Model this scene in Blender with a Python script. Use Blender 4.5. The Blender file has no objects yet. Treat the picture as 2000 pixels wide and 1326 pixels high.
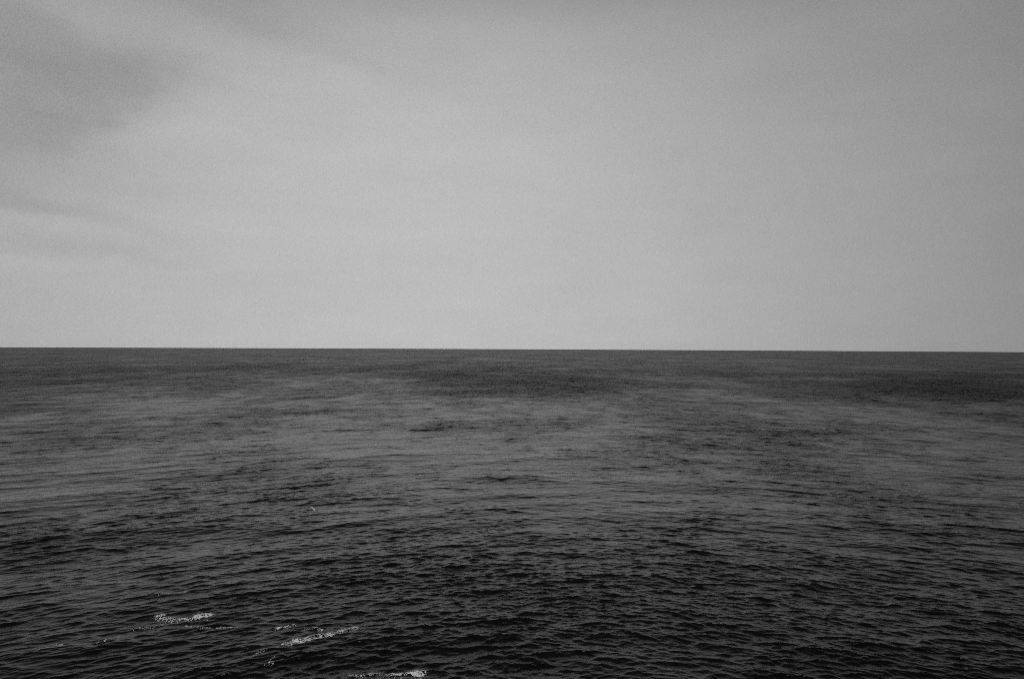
import bpy, math
import numpy as np

sc = bpy.context.scene
rng = np.random.default_rng(11)

# ------------------------------------------------------------------ camera
CAM_H = 30.0                        # metres above the water
R_EARTH = 6371000.0
F_PX = 24.0 / 36.0 * 2000.0         # focal length in photo pixels
PITCH = math.radians(0.64)
ROLL = math.radians(-0.272)
cam_d = bpy.data.cameras.new('camera')
cam_d.lens = 24.0
cam_d.sensor_width = 36.0
cam_d.clip_start = 0.5
cam_d.clip_end = 90000.0
cam = bpy.data.objects.new('camera', cam_d)
sc.collection.objects.link(cam)
cam.location = (0.0, 0.0, CAM_H)
import mathutils
cam.rotation_euler = (mathutils.Matrix.Rotation(math.pi / 2 + PITCH, 3, 'X') @
                      mathutils.Matrix.Rotation(-ROLL, 3, 'Z')).to_euler()
sc.camera = cam

# ------------------------------------------------------------------ world
SUN_EL, SUN_AZ = math.radians(58), math.radians(-165)
world = bpy.data.worlds.new('World')
sc.world = world
world.use_nodes = True
wt = world.node_tree
wt.nodes.clear()


def nd(t, kind, **kw):
    n = t.nodes.new(kind)
    for k, v in kw.items():
        setattr(n, k, v)
    return n


def mth(t, op, a, b=None, c=None, clamp=False):
    n = t.nodes.new('ShaderNodeMath')
    n.operation = op
    n.use_clamp = clamp
    for i, x in enumerate((a, b, c)):
        if x is None:
            continue
        if isinstance(x, (int, float)):
            n.inputs[i].default_value = x
        else:
            t.links.new(x, n.inputs[i])
    return n.outputs[0]


def ramp(t, fac, lo, hi, stops, interp='B_SPLINE'):
    mr = t.nodes.new('ShaderNodeMapRange')
    mr.inputs['From Min'].default_value = lo
    mr.inputs['From Max'].default_value = hi
    t.links.new(fac, mr.inputs['Value'])
    r = t.nodes.new('ShaderNodeValToRGB')
    r.color_ramp.interpolation = interp
    el = r.color_ramp.elements
    while len(el) > 1:
        el.remove(el[-1])
    for i, (p, v) in enumerate(stops):
        e = el[0] if i == 0 else el.new((p - lo) / (hi - lo))
        e.position = (p - lo) / (hi - lo)
        e.color = (v, v, v, 1)
    t.links.new(mr.outputs[0], r.inputs[0])
    bw = t.nodes.new('ShaderNodeRGBToBW')
    t.links.new(r.outputs[0], bw.inputs[0])
    return bw.outputs[0]


geo = nd(wt, 'ShaderNodeTexCoord')
sep = nd(wt, 'ShaderNodeSeparateXYZ')
wt.links.new(geo.outputs['Generated'], sep.inputs[0])
X, Y, Z = sep.outputs
az0 = mth(wt, 'ARCTAN2', X, Y)
el0 = mth(wt, 'ARCSINE', Z)
# slow drift of the cloud sheet, so that no edge runs as a clean curve
map1 = nd(wt, 'ShaderNodeMapping')
map1.inputs['Scale'].default_value = (1.0, 1.0, 2.6)
wt.links.new(geo.outputs['Generated'], map1.inputs[0])
nz1 = nd(wt, 'ShaderNodeTexNoise')
nz1.inputs['Scale'].default_value = 6.5
nz1.inputs['Detail'].default_value = 5.0
nz1.inputs['Roughness'].default_value = 0.6
wt.links.new(map1.outputs[0], nz1.inputs['Vector'])
s1 = nd(wt, 'ShaderNodeSeparateColor')
wt.links.new(nz1.outputs['Color'], s1.inputs[0])
az = mth(wt, 'ADD', az0, mth(wt, 'MULTIPLY', mth(wt, 'SUBTRACT', s1.outputs[0], 0.5), 0.22))
el = mth(wt, 'ADD', el0, mth(wt, 'MULTIPLY', mth(wt, 'SUBTRACT', s1.outputs[1], 0.5), 0.07))
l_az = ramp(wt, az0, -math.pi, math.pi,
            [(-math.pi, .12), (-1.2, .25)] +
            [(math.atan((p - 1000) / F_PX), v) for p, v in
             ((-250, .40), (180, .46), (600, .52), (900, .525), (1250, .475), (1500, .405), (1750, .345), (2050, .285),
              (2600, .11))] + [(math.pi, .12)])  # unseen sky past the right edge dimmed to darken the water there
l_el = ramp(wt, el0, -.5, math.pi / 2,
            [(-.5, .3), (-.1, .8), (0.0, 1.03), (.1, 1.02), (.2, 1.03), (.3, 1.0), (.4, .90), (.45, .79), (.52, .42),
             (.62, .18), (.85, .08), (math.pi / 2, .12)])  # unseen sky above the view dimmed so the near water reflects darker
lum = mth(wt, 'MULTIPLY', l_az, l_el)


def sky_px(x, y):
    a = math.atan((x - 1000) / F_PX)
    e = math.atan((663 - y) / F_PX * math.cos(a)) + PITCH
    return a, e


# darker and paler drifts of the cloud sheet: x, y, half width, half height, tilt, strength (photo pixels)
BLOBS = [(20, 140, 260, 130, 8, -.18), (180, 165, 130, 60, 28, -.14), (470, 15, 300, 40, -8, -.13),
         (30, 285, 170, 40, 0, -.12), (150, 242, 90, 12, 0, -.07), (10, 392, 100, 34, -10, -.13),
         (130, 430, 150, 18, -8, -.06), (160, 500, 150, 14, -3, -.07), (60, 440, 120, 16, -10, .06),
         (120, 522, 200, 10, 0, .05), (430, 555, 260, 16, 0, -.03), (170, 40, 110, 22, -10, .06), (20, 30, 110, 50, 0, -.06), (300, 260, 120, 50, 20, .05),
         (1330, 240, 260, 160, 0, -.05), (1750, 120, 340, 130, 0, -.05), (560, 95, 240, 30, -10, -.08),
         (1100, 130, 300, 40, 5, -.03)]
mod = None
for bx, by, hw, hh, tilt, st in BLOBS:
    a, e = sky_px(bx, by)
    c, s = math.cos(math.radians(tilt)), math.sin(math.radians(tilt))
    du = mth(wt, 'SUBTRACT', az, a)
    dv = mth(wt, 'SUBTRACT', el, e)
    p = mth(wt, 'DIVIDE', mth(wt, 'ADD', mth(wt, 'MULTIPLY', du, c), mth(wt, 'MULTIPLY', dv, s)), hw / F_PX)
    q = mth(wt, 'DIVIDE', mth(wt, 'SUBTRACT', mth(wt, 'MULTIPLY', dv, c), mth(wt, 'MULTIPLY', du, s)), hh / F_PX)
    r2 = mth(wt, 'ADD', mth(wt, 'MULTIPLY', p, p), mth(wt, 'MULTIPLY', q, q))
    g = mth(wt, 'MULTIPLY', mth(wt, 'EXPONENT', mth(wt, 'MULTIPLY', r2, -1.0)), st)
    mod = g if mod is None else mth(wt, 'ADD', mod, g)
# faint mottling of the whole sheet, plus fine noise added as film grain
map2 = nd(wt, 'ShaderNodeMapping')
map2.inputs['Scale'].default_value = (1.0, 1.0, 4.0)
wt.links.new(geo.outputs['Generated'], map2.inputs[0])
nz2 = nd(wt, 'ShaderNodeTexNoise')
nz2.inputs['Scale'].default_value = 7.0
nz2.inputs['Detail'].default_value = 6.0
wt.links.new(map2.outputs[0], nz2.inputs['Vector'])
nz3 = nd(wt, 'ShaderNodeTexNoise')
nz3.inputs['Scale'].default_value = 700.0
nz3.inputs['Detail'].default_value = 3.0
nz3.inputs['Roughness'].default_value = 0.8
wt.links.new(geo.outputs['Generated'], nz3.inputs['Vector'])
grain = mth(wt, 'MULTIPLY', mth(wt, 'SUBTRACT', nz3.outputs[0], 0.5), 0.75)
mott = mth(wt, 'MULTIPLY', mth(wt, 'SUBTRACT', nz2.outputs[0], 0.5), 0.14)
lum = mth(wt, 'MULTIPLY', lum, mth(wt, 'ADD', mth(wt, 'ADD', mod, mth(wt, 'ADD', mott, grain)), 1.0))
sky = nd(wt, 'ShaderNodeTexSky', sky_type='NISHITA', sun_disc=False)
sky.sun_elevation = SUN_EL
sky.sun_rotation = SUN_AZ
sky_bw = nd(wt, 'ShaderNodeRGBToBW')
wt.links.new(sky.outputs[0], sky_bw.inputs[0])
bg1 = nd(wt, 'ShaderNodeBackground')
bg1.inputs[1].default_value = 0.05
wt.links.new(sky_bw.outputs[0], bg1.inputs[0])
bg2 = nd(wt, 'ShaderNodeBackground')
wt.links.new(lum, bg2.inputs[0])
mixw = nd(wt, 'ShaderNodeMixShader')
mixw.inputs[0].default_value = 0.94      # the cloud sheet hides nearly all of the clear sky
wt.links.new(bg1.outputs[0], mixw.inputs[1])
wt.links.new(bg2.outputs[0], mixw.inputs[2])
outw = nd(wt, 'ShaderNodeOutputWorld')
wt.links.new(mixw.outputs[0], outw.inputs[0])

# ------------------------------------------------------------------ sun (veiled)
sun_d = bpy.data.lights.new('sun', 'SUN')
sun_d.energy = 1.5
sun_d.angle = math.radians(30)
sun_d.color = (1, 1, 1)
sun = bpy.data.objects.new('sun', sun_d)
sc.collection.objects.link(sun)
sdir = mathutils.Vector((math.sin(SUN_AZ) * math.cos(SUN_EL), math.cos(SUN_AZ) * math.cos(SUN_EL), math.sin(SUN_EL)))
sun.rotation_euler = sdir.to_track_quat('Z', 'Y').to_euler()

# ------------------------------------------------------------------ exposure
sc.view_settings.view_transform = 'Standard'
sc.view_settings.look = 'None'
sc.view_settings.exposure = 0.0
sc.view_settings.gamma = 1.0
sc.render.engine = 'CYCLES'
sc.cycles.use_denoising = False
sc.cycles.filter_width = 1.0
sc.cycles.use_adaptive_sampling = True
sc.cycles.adaptive_threshold = 0.2
sc.cycles.adaptive_min_samples = 12
sc.cycles.max_bounces = 6
sc.cycles.volume_bounces = 1

# ------------------------------------------------------------------ helpers


def ground(px, py):
    """photo pixel -> point on the mean sea surface"""
    v = (py - 663.0) + math.tan(ROLL) * 0 - (px - 1000) * 0.00475
    ang = v / F_PX
    t = math.tan(math.atan(ang) - PITCH)
    y = CAM_H / t
    return (px - 1000) / F_PX * y * (math.cos(PITCH) + 0), y


def link(name, me, mat=None, parent=None):
    o = bpy.data.objects.new(name, me)
    sc.collection.objects.link(o)
    if mat:
        me.materials.append(mat)
    o.parent = parent
    return o


def vnoise(x, y, seed=0):
    """2-D value noise in 0..1"""
    xi = np.floor(x).astype(np.int64)
    yi = np.floor(y).astype(np.int64)
    fx, fy = x - xi, y - yi
    fx = fx * fx * (3 - 2 * fx)
    fy = fy * fy * (3 - 2 * fy)

    def h(a, b):
        n = (a * 374761393 + b * 668265263 + seed * 982451653) & 0xffffffff
        n = ((n ^ (n >> 13)) * 1274126177) & 0xffffffff
        return ((n ^ (n >> 16)) & 0xffff) / 65535.0
    return ((h(xi, yi) * (1 - fx) + h(xi + 1, yi) * fx) * (1 - fy) +
            (h(xi, yi + 1) * (1 - fx) + h(xi + 1, yi + 1) * fx) * fy)


def fnoise(x, y, seed=0, octs=4):
    s, a, tot = 0.0, 1.0, 0.0
    for o in range(octs):
        s = s + a * vnoise(x * 2 ** o + 17.3 * o, y * 2 ** o - 9.1 * o, seed + o)
        tot += a
        a *= 0.55
    return s / tot


# ------------------------------------------------------------------ sea state
# wave trains: wavelength band (m), number of trains, mean square slope of the band, spread of travel direction
BANDS = [(0.3, 0.5, 40, .0018, 55), (0.5, 0.9, 60, .0056, 42), (0.9, 1.8, 76, .0112, 27), (1.8, 3.6, 64, .0076, 21),
         (3.6, 7.2, 48, .0034, 22), (7.2, 14.4, 36, .0012, 20), (14.4, 30, 24, .0006, 20), (30, 70, 16, .0004, 18)]
WAVES = []
for lo, hi, n, mss, spread in BANDS:
    for i in range(n):
        lam = math.exp(math.log(lo) + (math.log(hi) - math.log(lo)) * (i + rng.random()) / n)
        lam *= 0.76
        th = math.radians(-90 + 4 + rng.normal() * spread)
        k = 2 * math.pi / lam
        a = math.sqrt(2 * mss / n) / k
        WAVES.append((lam, k, a, math.cos(th), math.sin(th), rng.random() * 2 * math.pi, mss / n))
WAVES.sort()


def ruffle(x, y):
    """how strongly the wind ruffles the water here: about 1, more in gusts, less in slicks"""
    d = np.hypot(x, y)
    f = 1.0 + 0.9 * (fnoise(x / 80 + 3, y / 150, 5, 4) - 0.5) + 0.95 * (fnoise(x / 23, y / 44 + 8, 9, 4) - 0.5) + 0.7 * (fnoise(x / 5.5, y / 9 + 2, 51, 2) - 0.5)
    f = f - 0.15 + 0.55 * np.exp(-(d / 92) ** 3) + 0.22 * np.clip((d - 330) / 650, 0, 1)            # fresher wind offshore
    n3 = 0.8 * (fnoise(x / 60, y / 120, 31, 3) - .5)
    n4 = 1.2 * (fnoise(x / 80 + 5, y / 100, 37, 3) - .5)
    for px, py, hw, hh, st in PATCHES:
        gx, gy = ground(px, py)
        y_hi = ground(px, py - hh)[1]
        y_lo = ground(px, py + hh)[1]
        sx = hw / F_PX * gy
        # shape measured in bearing and log-distance, warped a little
        p = (x - gx * y / gy) / (sx * y / gy) + n3
        ly = np.log(np.maximum(y, 1.0) / gy)
        q = np.where(ly > 0, ly / math.log(y_hi / gy), ly / math.log(gy / y_lo))
        q = q + n4
        f = f + np.where(y > 1, (st if st > 0 else 0.6 * st) * np.exp(-(p * p + q * q)), 0)
    return np.clip(f, 0.55, 2.1)


# gusts (+, darker) and slicks (-, paler) on the water: photo x, y, half width, half height, strength
PATCHES = [(1015, 748, 210, 20, .95), (1880, 762, 270, 26, 1.15), (1900, 1200, 300, 140, .3), (230, 960, 220, 50, -.3), (480, 722, 300, 9, .45), (180, 740, 220, 14, .35),  # the large lower right gust is added to darken that corner
           (640, 803, 230, 7, .3), (760, 905, 110, 14, .2), (1600, 845, 130, 7, .4),
           (1120, 882, 110, 10, .4), (860, 835, 120, 8, .4), (60, 1055, 140, 30, .5), (1400, 730, 150, 12, .2),
           (800, 872, 280, 26, -.6), (560, 868, 130, 14, -.4), (380, 785, 120, 9, -.4), (1060, 800, 260, 16, -.35),
           (1430, 775, 150, 12, -.35), (1620, 795, 160, 9, -.3), (1880, 985, 120, 10, -.3), (700, 1000, 300, 50, -.15),
           (720, 748, 60, 7, -.3), (1250, 740, 60, 7, -.2)]


def displace(x, y, spacing, ruf):
    """Gerstner sum; x, y, spacing, ruf are equal-shaped arrays whose rows run outward"""
    dx = np.zeros_like(x)
    dy = np.zeros_like(x)
    z = np.zeros_like(x)
    lost = np.full(x.shape, 0.0)
    rowsp = spacing.max(axis=1)
    yb = y + 0.5 * (np.sqrt(x * x + 55.0 ** 2) - 55.0)      # crests bend round the headland the camera stands on
    for lam, k, a, cx, cy, ph, ms in WAVES:
        w1 = np.clip((lam / rowsp - 0.6) / 1.0, 0, 1)
        g = ruf if lam < 8 else 1.0
        jm = int(np.searchsorted(-w1, 0.0, side='left'))     # rows [0, jm) resolve this train
        if not np.isscalar(g):
            lost += (ms * (1 - w1 * w1))[:, None] * g * g
        else:
            lost += (ms * (1 - w1 * w1))[:, None]
        if jm == 0:
            continue
        xs, ys = x[:jm], yb[:jm]
        arg = k * (xs * cx + ys * cy) + ph
        aw = (a * w1[:jm])[:, None] * (g if np.isscalar(g) else g[:jm])
        s, c = np.sin(arg), np.cos(arg)
        z[:jm] += aw * c
        dx[:jm] -= 1.45 * aw * cx * s
        dy[:jm] -= 1.45 * aw * cy * s
    return dx, dy, z, lost


def near_surface(x, y):
    """points of the sea surface close to the camera (full detail)"""
    sp = np.full(x.shape, 0.09)
    dx, dy, z, _ = displace(x, y, sp, ruffle(x, y))
    return x + dx, y + dy, z - (x * x + y * y) / (2 * R_EARTH)


# ------------------------------------------------------------------ water mesh: one polar sheet out past the horizon
rad = [6.0]
while rad[-1] < 46:
    rad.append(rad[-1] * 1.02 + 0.15)
while rad[-1] < 23000:
    d = rad[-1]
    rad.append(d + min(max(d * d / 78000.0, 0.072), (0.0022 if d < 1500 else 0.004) * d))
rad = np.array(rad)
fine = np.radians(np.arange(-41, 41.001, 0.066))
left = np.radians(np.concatenate([np.arange(-180, -60, 3.0), np.arange(-60, -41.5, 0.75)]))
ang = np.concatenate([left, fine, -left[::-1][:-1]])
nr, na = len(rad), len(ang)
A, Rr = np.meshgrid(ang, rad)
x0 = Rr * np.sin(A)
y0 = Rr * np.cos(A)
rsp = np.gradient(rad)
spac = np.repeat(np.maximum(rsp, 0.0011 * rad)[:, None], na, 1)
ruf = ruffle(x0, y0)
# inner coarse ring: no waves shorter than the grid there; keep order by treating it as fine
first = int(np.searchsorted(rad, 46))
spac[:first] = spac[first]
dx, dy, z, lost = displace(x0, y0, spac, ruf)
z -= (x0 * x0 + y0 * y0) / (2 * R_EARTH)
co = np.empty((nr * na, 3), np.float32)
co[:, 0] = (x0 + dx).ravel()
co[:, 1] = (y0 + dy).ravel()
co[:, 2] = z.ravel()
idx = np.arange(nr * na, dtype=np.int32).reshape(nr, na)
nxt = np.roll(idx, -1, axis=1)
quads = np.stack([idx[:-1], idx[1:], nxt[1:], nxt[:-1]], -1).reshape(-1, 4)[:, ::1]
inner = idx[0][::-1]
me = bpy.data.meshes.new('water')
nq = len(quads)
me.vertices.add(nr * na)
me.vertices.foreach_set('co', co.ravel())
me.loops.add(nq * 4 + na)
me.polygons.add(nq + 1)
me.loops.foreach_set('vertex_index', np.concatenate([quads.ravel(), inner]).astype(np.int32))
starts = np.arange(nq + 1, dtype=np.int32) * 4
me.polygons.foreach_set('loop_start', starts)
me.update(calc_edges=True)
me.polygons.foreach_set('use_smooth', np.ones(nq + 1, bool))
# share of the ripples too short for the sheet at that place, kept as surface roughness
attr = me.attributes.new('ripple', 'FLOAT', 'POINT')
MICRO = 0.0004
attr.data.foreach_set('value', (lost + MICRO * ruf * ruf).ravel().astype(np.float32))
attr = me.attributes.new('gust', 'FLOAT', 'POINT')
attr.data.foreach_set('value', ruf.ravel().astype(np.float32))
if me.polygons[0].normal.z < 0:
    me.flip_normals()
print('water', nr, na, nr * na, 'normal z', me.polygons[0].normal.z)

mat = bpy.data.materials.new('sea_water')
mat.use_nodes = True
t = mat.node_tree
bsdf = t.nodes['Principled BSDF']
bsdf.inputs['Base Color'].default_value = (.004, .004, .004, 1)
bsdf.inputs['IOR'].default_value = 1.28
at = nd(t, 'ShaderNodeAttribute', attribute_name='ripple')
# alpha^2 = 2 * slope variance per axis = total mean square slope; roughness = sqrt(alpha)
rough = mth(t, 'POWER', mth(t, 'MAXIMUM', at.outputs['Fac'], 0.0005), 0.25)
t.links.new(rough, bsdf.inputs['Roughness'])
tc = nd(t, 'ShaderNodeTexCoord')
mp = nd(t, 'ShaderNodeMapping')
mp.inputs['Scale'].default_value = (1.0, 1.8, 1.0)
mp.inputs['Rotation'].default_value = (0, 0, math.radians(4))
t.links.new(tc.outputs['Object'], mp.inputs[0])
n1 = nd(t, 'ShaderNodeTexNoise')
n1.inputs['Scale'].default_value = 3.5
n1.inputs['Detail'].default_value = 4.0
n1.inputs['Roughness'].default_value = 0.6
n1.inputs['Distortion'].default_value = 0.3
t.links.new(mp.outputs[0], n1.inputs['Vector'])
at2 = nd(t, 'ShaderNodeAttribute', attribute_name='gust')
bp = nd(t, 'ShaderNodeBump')
bp.inputs['Distance'].default_value = 0.03
t.links.new(mth(t, 'MULTIPLY', at2.outputs['Fac'], 0.75, clamp=True), bp.inputs['Strength'])
t.links.new(n1.outputs[0], bp.inputs['Height'])
t.links.new(bp.outputs[0], bsdf.inputs['Normal'])
water = link('water', me, mat)
water['kind'] = 'structure'

# ------------------------------------------------------------------ foam
fm = bpy.data.materials.new('foam')
fm.use_nodes = True
ft = fm.node_tree
fb = ft.nodes['Principled BSDF']
fb.inputs['Roughness'].default_value = 0.85
fn = nd(ft, 'ShaderNodeTexNoise')
fn.inputs['Scale'].default_value = 9.0
fn.inputs['Detail'].default_value = 3.0
ftc = nd(ft, 'ShaderNodeTexCoord')
ft.links.new(ftc.outputs['Object'], fn.inputs['Vector'])
fat = nd(ft, 'ShaderNodeAttribute', attribute_name='froth')
ft.links.new(fat.outputs['Fac'], fb.inputs['Alpha'])   # thin froth lets the water show through
ft.links.new(ramp(ft, fn.outputs[0], 0, 1, [(0.3, .6), (.7, .9)], 'LINEAR'), fb.inputs['Base Color'])


def foam(spine, width, cover, label, seed, cell=0.036):
    """spine: photo pixels; width: half depth on the water in metres; cover: 0..1 how closed the froth is"""
    width *= 1.36
    g = np.array([ground(*p) for p in spine])
    lo, hi = g.min(0) - width * 1.4, g.max(0) + width * 1.4
    xs = np.arange(lo[0], hi[0], cell)
    ys = np.arange(lo[1], hi[1], cell)
    x, y = np.meshgrid(xs, ys)
    wx = x + 0.5 * (fnoise(x * 1.1, y * 1.1, seed, 3) - .5)
    wy = y + 0.9 * (fnoise(x * 1.3 + 40, y * 1.3, seed + 4, 3) - .5) * min(1, width * 1.6)
    dist = np.full(x.shape, 9.0)
    for (ax, ay), (bx, by) in zip(g[:-1], g[1:]):
        L2 = (bx - ax) ** 2 + (by - ay) ** 2 + 1e-9
        tt = np.clip(((wx - ax) * (bx - ax) + (wy - ay) * (by - ay)) / L2, 0, 1)
        dist = np.minimum(dist, np.hypot(wx - ax - tt * (bx - ax), wy - ay - tt * (by - ay)))
    env = 1 - dist / width
    lace = np.abs(fnoise(x * 4.4, y * 2.9, seed + 9, 3) - .5) * 2          # thin where 0
    clump = fnoise(x * 0.7, y * 0.7, seed + 13, 2)
    amt = cover * np.clip(env * 1.8, 0, 1) * (0.1 + 1.6 * clump)
    fleck = fnoise(x * 4.4, y * 2.9, seed + 31, 3)
    keep = (env > 0) & ((lace < amt * 0.13) | (fleck > 0.84 - 0.22 * amt))
    keep &= (fnoise(x * 7, y * 7, seed + 21, 2) > 0.30)
    px, py, pz = near_surface(x, y)
    pz = pz + 0.035 + 0.05 * fnoise(x * 5, y * 5, seed + 2, 2) * np.clip(env, 0, 1)
    id_ = np.arange(x.size).reshape(x.shape)
    k = keep[:-1, :-1]
    f = np.stack([id_[:-1, :-1][k], id_[:-1, 1:][k], id_[1:, 1:][k], id_[1:, :-1][k]], -1)
    if len(f) == 0:
        return None
    solid = np.clip(np.maximum((amt * 0.13 - lace) / 0.05, (fleck - 0.84 + 0.22 * amt) / 0.05), 0, 1)
    solid = (0.35 + 0.65 * solid) * np.clip(env * 3, 0.2, 1)
    used, inv = np.unique(f.ravel(), return_inverse=True)
    v = np.stack([px.ravel()[used], py.ravel()[used], pz.ravel()[used]], -1)
    c = v.mean(0)
    v -= c
    m = bpy.data.meshes.new('foam_patch')
    m.from_pydata(v.tolist(), [], inv.reshape(-1, 4).tolist())
    m.update()
    at_ = m.attributes.new('froth', 'FLOAT', 'POINT')
    at_.data.foreach_set('value', solid.ravel()[used].astype(np.float32))
    m.polygons.foreach_set('use_smooth', np.ones(len(m.polygons), bool))
    o = link('foam_patch', m, fm)
    o.location = c
    sm = o.modifiers.new('thickness', 'SOLIDIFY')
    sm.thickness = 0.015
    sm.offset = -1
    o['label'] = label
    o['category'] = 'sea foam'
    o['group'] = 'patches of foam on the dark water'
    return o


foam([(316, 1207), (345, 1213), (375, 1210), (412, 1201)], .55, 1.3,
     'broad bright foam patch farthest left of the large ones, its right end highest', 101)
foam([(370, 1223), (400, 1228), (430, 1227), (456, 1225)], .24, .9,
     'thin broken foam thread just below the right end of the bright far left foam patch', 102)
foam([(330, 1218), (305, 1226), (270, 1230)], .3, .35,
     'sparse foam flecks sloping away below the left end of the bright far left patch', 103)
foam([(242, 1240), (210, 1259), (172, 1263)], .25, .28,
     'faint scatter of tiny foam specks midway between the bright patch and the left corner froth', 104)
foam([(84, 1274), (100, 1268), (113, 1262), (138, 1264)], .3, .5,
     'small speckled foam cluster on the wave nearest the lower left corner', 105)
foam([(560, 1260), (590, 1254), (625, 1245), (660, 1238), (697, 1229)], .64, 1.1,
     'long diagonal lacy foam streak rising to the right, the longest one on the water', 106)
foam([(538, 1229), (552, 1224), (577, 1219)], .24, .7,
     'short bright foam dash above the left half of the long diagonal streak', 107)
foam([(600, 1228), (618, 1226), (632, 1227)], .22, .6,
     'faint foam wisp directly above the middle of the long diagonal streak', 108)
foam([(488, 1285), (500, 1280), (510, 1272)], .4, .45,
     'sparse foam specks below and left of the long diagonal streak', 109)
foam([(524, 1300), (530, 1292), (536, 1289)], .35, .5,
     'tiny tuft of foam specks between the long diagonal streak and the bottom edge', 110)
foam([(522, 1322), (540, 1324), (555, 1328)], .3, .45,
     'small foam smear cut by the bottom edge, left of the brightest foam clump', 111)
foam([(765, 1311), (785, 1313), (805, 1308), (825, 1310)], .46, 1.7,
     'brightest dense foam clump, lying at the bottom edge', 112)
foam([(755, 1320), (790, 1322), (830, 1318)], .3, .35,
     'thin broken froth line along the bottom edge right under the brightest foam clump', 113)
foam([(686, 1309), (694, 1314), (712, 1314), (730, 1310), (745, 1312)], .3, .65,
     'broken string of small foam bits trailing left from the brightest foam clump', 114)
foam([(278, 1164), (320, 1163), (365, 1159)], .3, .38,
     'faint dotted foam line well behind the bright far left patch', 115)

# ------------------------------------------------------------------ seabird
bw = bpy.data.materials.new('white_feathers')
bw.use_nodes = True
bt = bw.node_tree
bn = nd(bt, 'ShaderNodeTexNoise')
bn.inputs['Scale'].default_value = 12.0
bt.links.new(ramp(bt, bn.outputs[0], 0, 1, [(0.3, .72), (.7, .82)], 'LINEAR'),
             bt.nodes['Principled BSDF'].inputs['Base Color'])
bt.nodes['Principled BSDF'].inputs['Roughness'].default_value = .8
bill = bpy.data.materials.new('dark_bill')
bill.use_nodes = True
bill.node_tree.nodes['Principled BSDF'].inputs['Base Color'].default_value = (.05, .05, .05, 1)


def lofted(rings, caps=True):
    vs, fs = [], []
    n = len(rings[0])
    for r in rings:
        vs += list(r)
    for i in range(len(rings) - 1):
        for j in range(n):
            a, b = i * n + j, i * n + (j + 1) % n
            fs.append((a, b, b + n, a + n))
    fs.append(tuple(range(n))[::-1])
    fs.append(tuple(range((len(rings) - 1) * n, len(rings) * n)))
    return vs, fs


def bird(loc):
    vs, fs = [], []

    def add(v, f):
        o = len(vs)
        vs.extend(v)
        fs.extend([tuple(i + o for i in q) for q in f])
    # body with head, along +X
    prof = [(-.22, .012, .006, .0), (-.16, .035, .012, 0), (-.08, .052, .045, 0), (.02, .062, .058, 0), (.10, .050, .050, .005),
            (.15, .030, .032, .015), (.18, .032, .033, .02), (.205, .022, .022, .02), (.218, .008, .008, .016)]
    rings = []
    for x, ry, rz, zc in prof:
        rings.append([(x, ry * math.cos(q * math.pi / 6), zc + rz * math.sin(q * math.pi / 6)) for q in range(12)])
    add(*lofted(rings))
    for s in (-1, 1):
        # span station: y, leading x, chord, height, thickness
        st = [(.02, .10, .15, .03, .03), (.16, .13, .16, .08, .022), (.30, .11, .13, .105, .016), (.42, .04, .09, .095, .010),
              (.53, -.05, .035, .08, .004)]
        rings = []
        for y, lx, ch, h, th in st:
            ch *= 1.9
            rings.append([(lx, s * y, h), (lx - ch * .3, s * y, h + th), (lx - ch, s * y, h + .002),
                          (lx - ch * .3, s * y, h - th * .5)])
        add(*lofted(rings))
    me_ = bpy.data.meshes.new('seabird')
    me_.from_pydata(vs, [], fs)
    me_.update()
    me_.polygons.foreach_set('use_smooth', np.ones(len(me_.polygons), bool))
    o = link('seabird', me_, bw)
    o.location = loc
    X_ = mathutils.Vector((.66, .15, .74)).normalized()
    Y_ = mathutils.Vector((-.74, .30, .60))
    Y_ = (Y_ - X_ * Y_.dot(X_)).normalized()
    Z_ = X_.cross(Y_)
    o.rotation_euler = mathutils.Matrix((X_, Y_, Z_)).transposed().to_euler()
    o.scale = (1.25, 1.25, 1.25)
    o['label'] = 'tiny white seabird flying low over open water on the left'
    o['category'] = 'bird'
    vb, fb_ = lofted([[(.21, .009 * math.cos(q * math.pi / 3), .016 + .009 * math.sin(q * math.pi / 3)) for q in range(6)],
                      [(.255, .003 * math.cos(q * math.pi / 3), .010 + .003 * math.sin(q * math.pi / 3)) for q in range(6)]])
    mb = bpy.data.meshes.new('bill')
    mb.from_pydata(vb, [], fb_)
    link('bill', mb, bill, o)
    return o


gx, gy = ground(615, 994)
fr = 0.97      # slightly nearer than the water behind it, hence above the water
bird((gx * fr, gy * fr, CAM_H * (1 - fr)))
